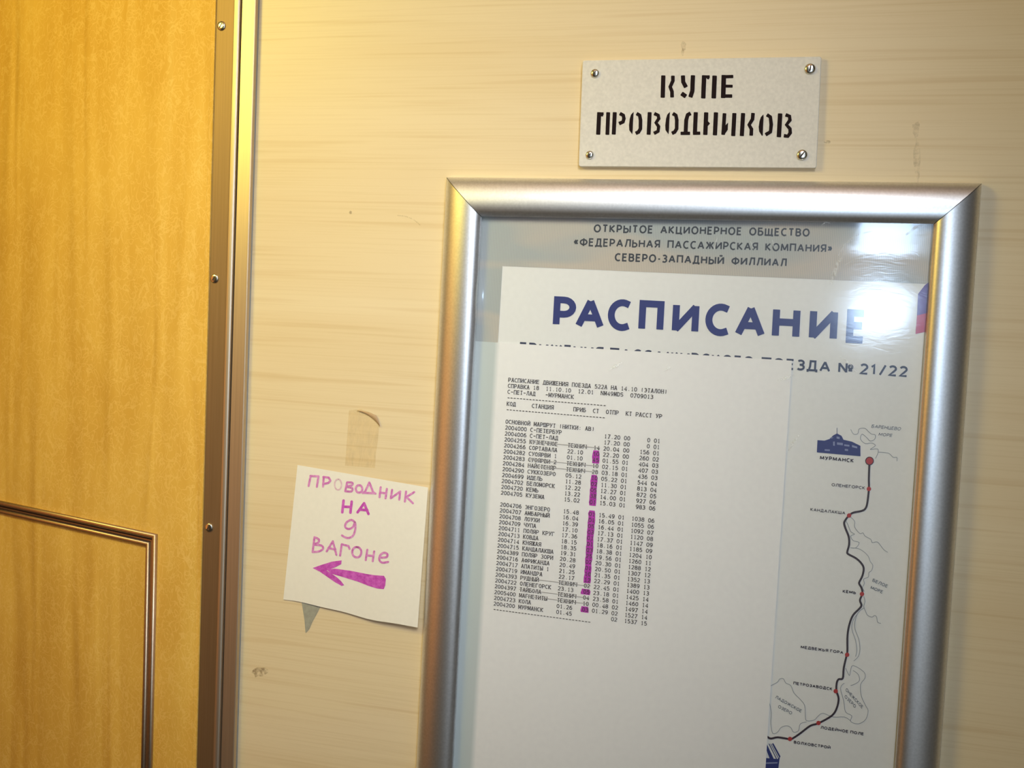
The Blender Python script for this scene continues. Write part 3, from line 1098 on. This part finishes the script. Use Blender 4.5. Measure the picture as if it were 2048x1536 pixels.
mb = MB()
mb.poly([wm(*c8(*p)) for p in [(160, 1450), (190, 1455), (300, 1465), (318, 1440), (305, 1540), (290, 1600), (150, 1600)]])
mb.poly([wm(*c8(*p)) for p in [(188, 1332), (205, 1327), (268, 1462), (236, 1462)]])
mb.ribbon([c8(262, 1345), c8(316, 1445)], 3.0, wm)
mb.ribbon([c8(232, 1345), c8(290, 1462)], 1.6, wm)
mb.ribbon([c8(246, 1345), c8(304, 1455)], 1.2, wm)
bp2 = mb.build('bridge_picture', M_NAVY, poster, fix=False)
mb = MB()
mb.poly([wm2(*c8(*k)) for k in [(170, 1492), (300, 1490), (298, 1500), (168, 1505)]])
mb.build('picture_highlight', M_PICLIGHT, bp2, fix=False)

mb = MB()
mb.poly([wm(1836, 588), wm(1850, 570), wm(1875, 552), wm(1870, 622), wm(1834, 631)])
mb.build('emblem_blue_stripe', M_EMBLUE, poster, fix=False)
mb = MB()
mb.poly([wm(1834, 631), wm(1870, 622), wm(1868, 660), wm(1831, 668)])
mb.build('emblem_red_stripe', M_EMRED, poster, fix=False)

# ------------------------------------------------------------------ timetable sheet
HT = 0.0046
sheet = thing('timetable_sheet', W(1270, 1100, HT), 'white printed timetable sheet with magenta marked column laid over the left of the poster', 'timetable')


def sheet_material():
    m, nt, b = new_mat('thin_white_paper')
    co = coords(nt)
    e = (W(985, 920, HT) - root_loc(sheet))
    # the grey band printed on the poster shows through the thin paper as a pale blue strip
    sx = node(nt, 'ShaderNodeSeparateXYZ')
    nt.links.new(co, sx.inputs[0])
    a = e1 - root_loc(sheet)
    z_ = e2 - root_loc(sheet)
    k = (z_.x - a.x) / (z_.z - a.z)
    mul = node(nt, 'ShaderNodeMath', operation='MULTIPLY_ADD')
    nt.links.new(sx.outputs['Z'], mul.inputs[0])
    mul.inputs[1].default_value = -k
    nt.links.new(sx.outputs['X'], mul.inputs[2])
    mr = node(nt, 'ShaderNodeMapRange')
    mr.inputs['From Min'].default_value = a.x - k * a.z - 0.0022
    mr.inputs['From Max'].default_value = a.x - k * a.z + 0.0016
    nt.links.new(mul.outputs[0], mr.inputs['Value'])
    f = noise(nt, co, (1, 1, 1), 260, 3.0)
    paper = ramp(nt, f, [(0.3, (0.80, 0.795, 0.775)), (0.7, (0.83, 0.825, 0.80))])
    c = mixc(nt, (0.52, 0.575, 0.565), paper, mr.outputs[0])
    nt.links.new(c, b.inputs['Base Color'])
    b.inputs['Roughness'].default_value = 0.65
    b.inputs['Specular IOR Level'].default_value = 0.25
    return m


t1, t2, t3 = W(950, 682.3, HT), W(1034, 687.6, HT), W(1584, 721.5, HT)
r2 = W(1531, 1536, HT)
zb = pc[3].z + 0.01
pl = Vector((pc[0].x, -HT, 0))
left_top = t1 + (t1 - t2).normalized() * 0.004
left_bot = at_z(W(950, 682.3, HT), W(910, 1536, HT), zb)
left_bot.x -= 0.004
mb = MB()
fq = [left_top, t3, at_z(t3, r2, zb), left_bot]
mb.slab(fq, [p + Vector((0, 0.0003, 0)) for p in fq])
mb.build('paper', sheet_material(), sheet)

HTX = HT + 0.00022
G = [W(1016.2, 759.3, HTX), W(1335, 783.7, HTX), W(986, 1218.5, HTX), W(1300, 1260.3, HTX)]


def grid(c, r):
    u, v = c / 49.0, r / 39.0
    return G[0].lerp(G[1], u).lerp(G[2].lerp(G[3], u), v)


rows = {0: 'РАСПИСАНИЕ ДВИЖЕНИЯ ПОЕЗДА 522А НА 14.10 (ЭТАЛОН)',
        1: 'СПРАВКА 18  11.10.10  12.01  NM49MDS  0709013',
        2: 'С-ПЕТ-ЛАД   -МУРМАНСК',
        3: '-' * 31,
        4: 'КОД     СТАНЦИЯ      ПРИБ  СТ  ОТПР  КТ РАССТ УР',
        5: '-' * 31,
        7: 'ОСНОВНОЙ МАРШРУТ (НИТКИ: АВ)',
        39: '-' * 31}
table = [
    (8, '2004000', 'С-ПЕТЕРБУР', '', '', '17.20', '00', '0', '01'),
    (9, '2004006', 'С-ПЕТ-ЛАД', '', '', '17.20', '00', '0', '01'),
    (10, '2004255', 'КУЗНЕЧНОЕ', 'ТЕХНИЧ', '14', '20.04', '00', '156', '01'),
    (11, '2004266', 'СОРТАВАЛА', '22.10', '10', '22.20', '00', '260', '02'),
    (12, '2004282', 'СУОЯРВИ 1', '01.10', '45', '01.55', '01', '404', '03'),
    (13, '2004283', 'СУОЯРВИ 2', 'ТЕХНИЧ', '10', '02.15', '01', '407', '03'),
    (14, '2004284', 'НАЙСТЕНЯР', 'ТЕХНИЧ', '28', '03.18', '01', '436', '03'),
    (15, '2004290', 'СУККОЗЕРО', '05.12', '10', '05.22', '01', '544', '04'),
    (16, '2004699', 'ИДЕЛЬ', '11.28', '02', '11.30', '01', '813', '04'),
    (17, '2004702', 'БЕЛОМОРСК', '12.22', '05', '12.27', '01', '872', '05'),
    (18, '2004720', 'КЕМЬ', '13.22', '38', '14.00', '01', '927', '06'),
    (19, '2004705', 'КУЗЕМА', '15.02', '01', '15.03', '01', '983', '06'),
    (21, '2004706', 'ЭНГОЗЕРО', '15.48', '01', '15.49', '01', '1038', '06'),
    (22, '2004707', 'АМБАРНЫЙ', '16.04', '01', '16.05', '01', '1055', '06'),
    (23, '2004708', 'ЛОУХИ', '16.39', '05', '16.44', '01', '1092', '07'),
    (24, '2004709', 'ЧУПА', '17.10', '03', '17.13', '01', '1120', '08'),
    (25, '2004711', 'ПОЛЯР КРУГ', '17.36', '01', '17.37', '01', '1147', '09'),
    (26, '2004713', 'КОВДА', '18.15', '01', '18.16', '01', '1185', '09'),
    (27, '2004714', 'КНЯЖАЯ', '18.35', '03', '18.38', '01', '1204', '10'),
    (28, '2004715', 'КАНДАЛАКША', '19.31', '25', '19.56', '01', '1260', '11'),
    (29, '2004389', 'ПОЛЯР ЗОРИ', '20.28', '02', '20.30', '01', '1288', '12'),
    (30, '2004716', 'АФРИКАНДА', '20.49', '01', '20.50', '01', '1307', '12'),
    (31, '2004717', 'АПАТИТЫ 1', '21.25', '10', '21.35', '01', '1352', '13'),
    (32, '2004719', 'ИМАНДРА', '22.17', '12', '22.29', '01', '1389', '13'),
    (33, '2004393', 'РУДНЫЙ', 'ТЕХНИЧ', '02', '22.45', '01', '1400', '13'),
    (34, '2004722', 'ОЛЕНЕГОРСК', '23.13', '05', '23.18', '01', '1425', '14'),
    (35, '2004397', 'ТАЙБОЛА', 'ТЕХНИЧ', '04', '23.58', '01', '1460', '14'),
    (36, '2005400', 'МАГНЕТИТЫ', 'ТЕХНИЧ', '10', '00.48', '02', '1497', '14'),
    (37, '2004723', 'КОЛА', '01.26', '03', '01.29', '02', '1527', '14'),
    (38, '2004200', 'МУРМАНСК', '01.45', '', '', '02', '1537', '15')]
for r, code, nm, arr, st_, dep, kt, dist, ur in table:
    s = [' '] * 49
    for c0, w_ in ((0, code), (8, nm), (20, arr), (28, st_), (31, dep), (37, kt), (45 - len(dist), dist), (46, ur)):
        for i, ch in enumerate(w_):
            s[c0 + i] = ch
    rows[r] = ''.join(s)
mb = MB()
CH = 0.70
ASP = (G[1] - G[0]).length / 49 / ((G[2] - G[0]).length / 39)     # cell width over cell height
for r, s in rows.items():
    for c, ch in enumerate(s):
        if ch == ' ':
            continue
        if ch == '-':
            mb.poly([grid(c + .18, r - .05), grid(c + .82, r - .05), grid(c + .82, r + .07), grid(c + .18, r + .07)])
            continue
        wide = {'.': 0.3, '(': 0.34, ')': 0.34, ':': 0.3, '1': 0.56}.get(ch, 0.88)
        if ch in 'МЖШЩЮФДЫ':
            wide = 0.98
        CW = wide / CH * ASP
        for q in glyph(ch, CW, 0.15, 0.0 if ch in '.:()-' else 0.15):
            mb.poly([grid(c + 0.5 + (p.x / ASP * CH - wide / 2), r + CH / 2 - p.y * CH) for p in q])
mb.build('printed_text', M_TYPE, sheet, fix=False)


def gp(c, r, dh):
    p = grid(c, r)
    p = Vector(p)
    p.y -= dh
    return p


def mark(c0, c1, r0, r1):
    m_ = MB()
    pts = []
    n = max(3, int((r1 - r0) * 2))
    for k in range(n + 1):
        pts.append((c1 + random.uniform(-.12, .12), r0 + (r1 - r0) * k / n))
    for k in range(n, -1, -1):
        pts.append((c0 + random.uniform(-.12, .12), r0 + (r1 - r0) * k / n))
    pts[0] = (pts[0][0] - .25, pts[0][1])
    pts[-1] = (pts[-1][0] + .25, pts[-1][1])
    m_.poly([gp(c, r, -0.00010) for c, r in pts])
    return m_.build('highlighter_mark', M_MAGENTA, sheet, fix=False)


mark(27.9, 30.1, 10.45, 12.6)
mark(27.9, 30.0, 14.5, 19.6)
mark(27.9, 30.0, 20.4, 32.55)
mark(27.3, 30.1, 33.55, 34.5)
mark(27.6, 30.0, 36.5, 37.5)
mb = MB()
for r, c0 in ((10, 8), (13, 8), (14, 8), (33, 8), (35, 8), (36, 8)):
    mb = MB()
    for k in range(11):
        a, b_ = c0 + 2 * k, c0 + 2 * k + 2
        mb.poly([gp(a, r - .045, 0.00006), gp(b_, r - .045, 0.00006), gp(b_, r + .045, 0.00006), gp(a, r + .045, 0.00006)])
    mb.build('pencil_line', M_PENCIL, sheet, fix=False)

# ------------------------------------------------------------------ handwritten note
note = thing('handwritten_note', W(715, 1090, 0), 'small cream paper note handwritten in pink felt pen with arrow, left of the silver frame', 'note')


def nh(u, v):
    """gap between note and wall: lifts at the right and the lower edge"""
    return 0.0006 + 0.0042 * (max(0, u) ** 1.6) * (0.35 + 0.65 * v) + 0.0010 * v * v * math.sin(min(1, max(0, u)) * 6.0) ** 2 * 0.6


NTL, NTR, NBR, NBL = Vector((595, 930)), Vector((856, 975)), Vector((835, 1255)), Vector((566.5, 1200))


def npx(u, v):
    p = NTL.lerp(NTR, u).lerp(NBL.lerp(NBR, u), v)
    # the lower edge is torn a little wavy
    p.y += v * (3.5 * math.sin(u * math.pi * 2 + 0.3) * -1.0 - 1.0 * math.sin(u * 17))* 0.8
    return p


mb = MB()
N = 26
vs, vb = [], []
for j in range(N + 1):
    for i in range(N + 1):
        p = npx(i / N, j / N)
        w_ = W(p.x, p.y, nh(i / N, j / N))
        vs.append(w_)
        vb.append(w_ + Vector((0, 0.00015, 0)))
fs = []
for j in range(N):
    for i in range(N):
        a = j * (N + 1) + i
        fs.append((a, a + N + 1, a + N + 2, a + 1))
nv = len(vs)
mb.add(vs + vb, fs + [tuple(x + nv for x in reversed(f)) for f in fs])
mb.build('note_paper', M_NOTE, note, smooth=False, fix=False)


def nuv(px, py):
    u, v = 0.5, 0.5
    for _ in range(14):
        p = NTL.lerp(NTR, u).lerp(NBL.lerp(NBR, u), v)
        du = (NTR - NTL).lerp(NBR - NBL, v)
        dv = (NBL - NTL).lerp(NBR - NTR, u)
        e = Vector((px, py)) - p
        det = du.x * dv.y - du.y * dv.x
        u += (e.x * dv.y - e.y * dv.x) / det
        v += (du.x * e.y - du.y * e.x) / det
    return u, v


KN = 3.072


def on_note(x, y, dh=0.00014):
    px, py = 540 + x / KN, 800 + y / KN
    u, v = nuv(px, py)
    return W(px, py, nh(u, v) + dh)


def ell(cx, cy, rx, ry, n=18):
    return [(cx + rx * math.cos(2 * math.pi * k / n + 1.2), cy - ry * math.sin(2 * math.pi * k / n + 1.2)) for k in range(n + 2)]


strokes = [
    [(237, 528), (250, 466)], [(248, 467), (298, 469)], [(298, 469), (288, 533)],
    [(330, 472), (326, 532)], [(328, 472), (362, 477), (371, 495), (358, 510), (330, 515)],
    [(474, 506), (462, 560)], [(474, 506), (505, 508), (503, 524), (472, 532), (504, 541), (500, 562), (462, 560)],
    ell(547, 546, 20, 23),
    [(570, 572), (586, 560), (610, 506), (634, 566), (648, 575)], [(575, 570), (645, 573)],
    [(680, 536), (673, 597)], [(718, 546), (710, 604)], [(676, 568), (714, 574)],
    [(750, 552), (742, 604), (800, 562), (794, 612)],
    [(836, 562), (829, 624)], [(886, 566), (838, 595), (878, 634)],
]
bold = [[(452, 618), (444, 690)], [(502, 624), (494, 692)], [(448, 655), (498, 657)],
        [(538, 690), (578, 634), (605, 700)], [(552, 673), (598, 677)]]
nine = [[(522, 752), (500, 736), (470, 752), (462, 778), (480, 792), (508, 782), (522, 752), (524, 795), (508, 836), (474, 848), (442, 832)]]
low = [
    [(273, 842), (262, 934)], [(273, 842), (300, 856), (296, 876), (272, 888), (316, 894), (326, 914), (300, 930), (262, 934)],
    [(348, 930), (386, 868), (408, 950)], [(358, 910), (402, 918)],
    [(441, 886), (431, 955)], [(441, 886), (482, 897), (489, 915)],
    ell(533, 935, 28, 32),
    [(598, 920), (588, 984)], [(640, 930), (631, 990)], [(592, 954), (636, 958)],
    [(677, 968), (714, 966), (722, 948), (702, 938), (680, 950), (671, 978), (688, 999), (726, 995)],
]
mb = MB()
for s in strokes:
    mb.ribbon(smooth_line(s, 3) if len(s) > 6 else s, 13, on_note)
for s in nine + low:
    mb.ribbon(smooth_line(s, 3) if len(s) > 6 else s, 13, on_note)
mb.build('handwriting', M_PINK, note, fix=False)
mb = MB()
for s in bold:
    mb.ribbon(s, 16, on_note)
mb.build('bold_word', M_ARROW, note, fix=False)
mb = MB()
mb.ribbon(smooth_line(ell(418, 519, 21, 33), 2), 9, on_note)
mb.build('faded_letter', M_PINKPALE, note, fix=False)
mb = MB()
for pgn in ([(440, 985), (380, 993), (310, 1015), (262, 1032), (300, 1052), (345, 1048), (400, 1028), (438, 1008)],
            [(300, 1050), (345, 1046), (372, 1062), (412, 1090), (436, 1112), (456, 1138), (440, 1142), (400, 1120), (350, 1085)],
            [(345, 1040), (400, 1036), (500, 1050), (590, 1068), (640, 1076), (700, 1080), (712, 1100), (708, 1140), (698, 1162), (660, 1158), (600, 1140), (540, 1116), (440, 1085), (380, 1068)]):
    cx = sum(p[0] for p in pgn) / len(pgn)
    cy = sum(p[1] for p in pgn) / len(pgn)
    for i in range(len(pgn)):
        a, b_ = pgn[i], pgn[(i + 1) % len(pgn)]
        mb.poly([on_note(cx, cy), on_note(*a), on_note(*b_)])
mb.build('drawn_arrow', M_ARROW, note, fix=False)

# ------------------------------------------------------------------ clear tape remnant and grey triangle
tape = thing('wall_patch', W(725, 880, 0), 'old clear tape remnant with curled brown edge on the wall just above the handwritten note', 'tape')
mb = MB()
tq = [(698, 821), (722, 818), (744, 826), (758, 850), (756, 880), (752, 905), (750, 936), (690, 931), (694, 880)]
cx, cy = 724, 880
for i in range(len(tq)):
    a, b_ = tq[i], tq[(i + 1) % len(tq)]
    mb.poly([W(cx, cy, 0.0005), W(*a, 0.0003), W(*b_, 0.0003)])
mb.build('thin_film', M_TAPE, tape, fix=False)
mb = MB()
Z3 = 9.6
fl = [(520, 290), (620, 305), (740, 330), (830, 365), (890, 392), (925, 460), (962, 595)]
fi = [(520, 292), (620, 330), (710, 375), (790, 430), (850, 480), (900, 530), (955, 597)]
secs = [[W(660 + a[0] / Z3, 790 + a[1] / Z3, 0.0008), W(660 + (a[0] + b_[0]) / 2 / Z3, 790 + (a[1] + b_[1]) / 2 / Z3, 0.0018), W(660 + b_[0] / Z3, 790 + b_[1] / Z3, 0.0007)] for a, b_ in zip(fl, fi)]
mb.sweep(secs)
mb.build('curled_flap', M_BROWN, tape, smooth=True)
grey_triangle = thing('wall_patch', W(620, 1235, 0), 'pointed grey triangle just below the handwritten note', 'tape')
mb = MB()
sq = [(603, 1203), (642, 1209), (636, 1222), (625, 1242), (618, 1258), (611, 1266), (609, 1240)]  # small grey triangle, pointed at its lower end
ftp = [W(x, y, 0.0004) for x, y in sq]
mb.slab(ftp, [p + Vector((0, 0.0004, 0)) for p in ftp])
mb.build('thin_film', M_GREYPATCH, grey_triangle)
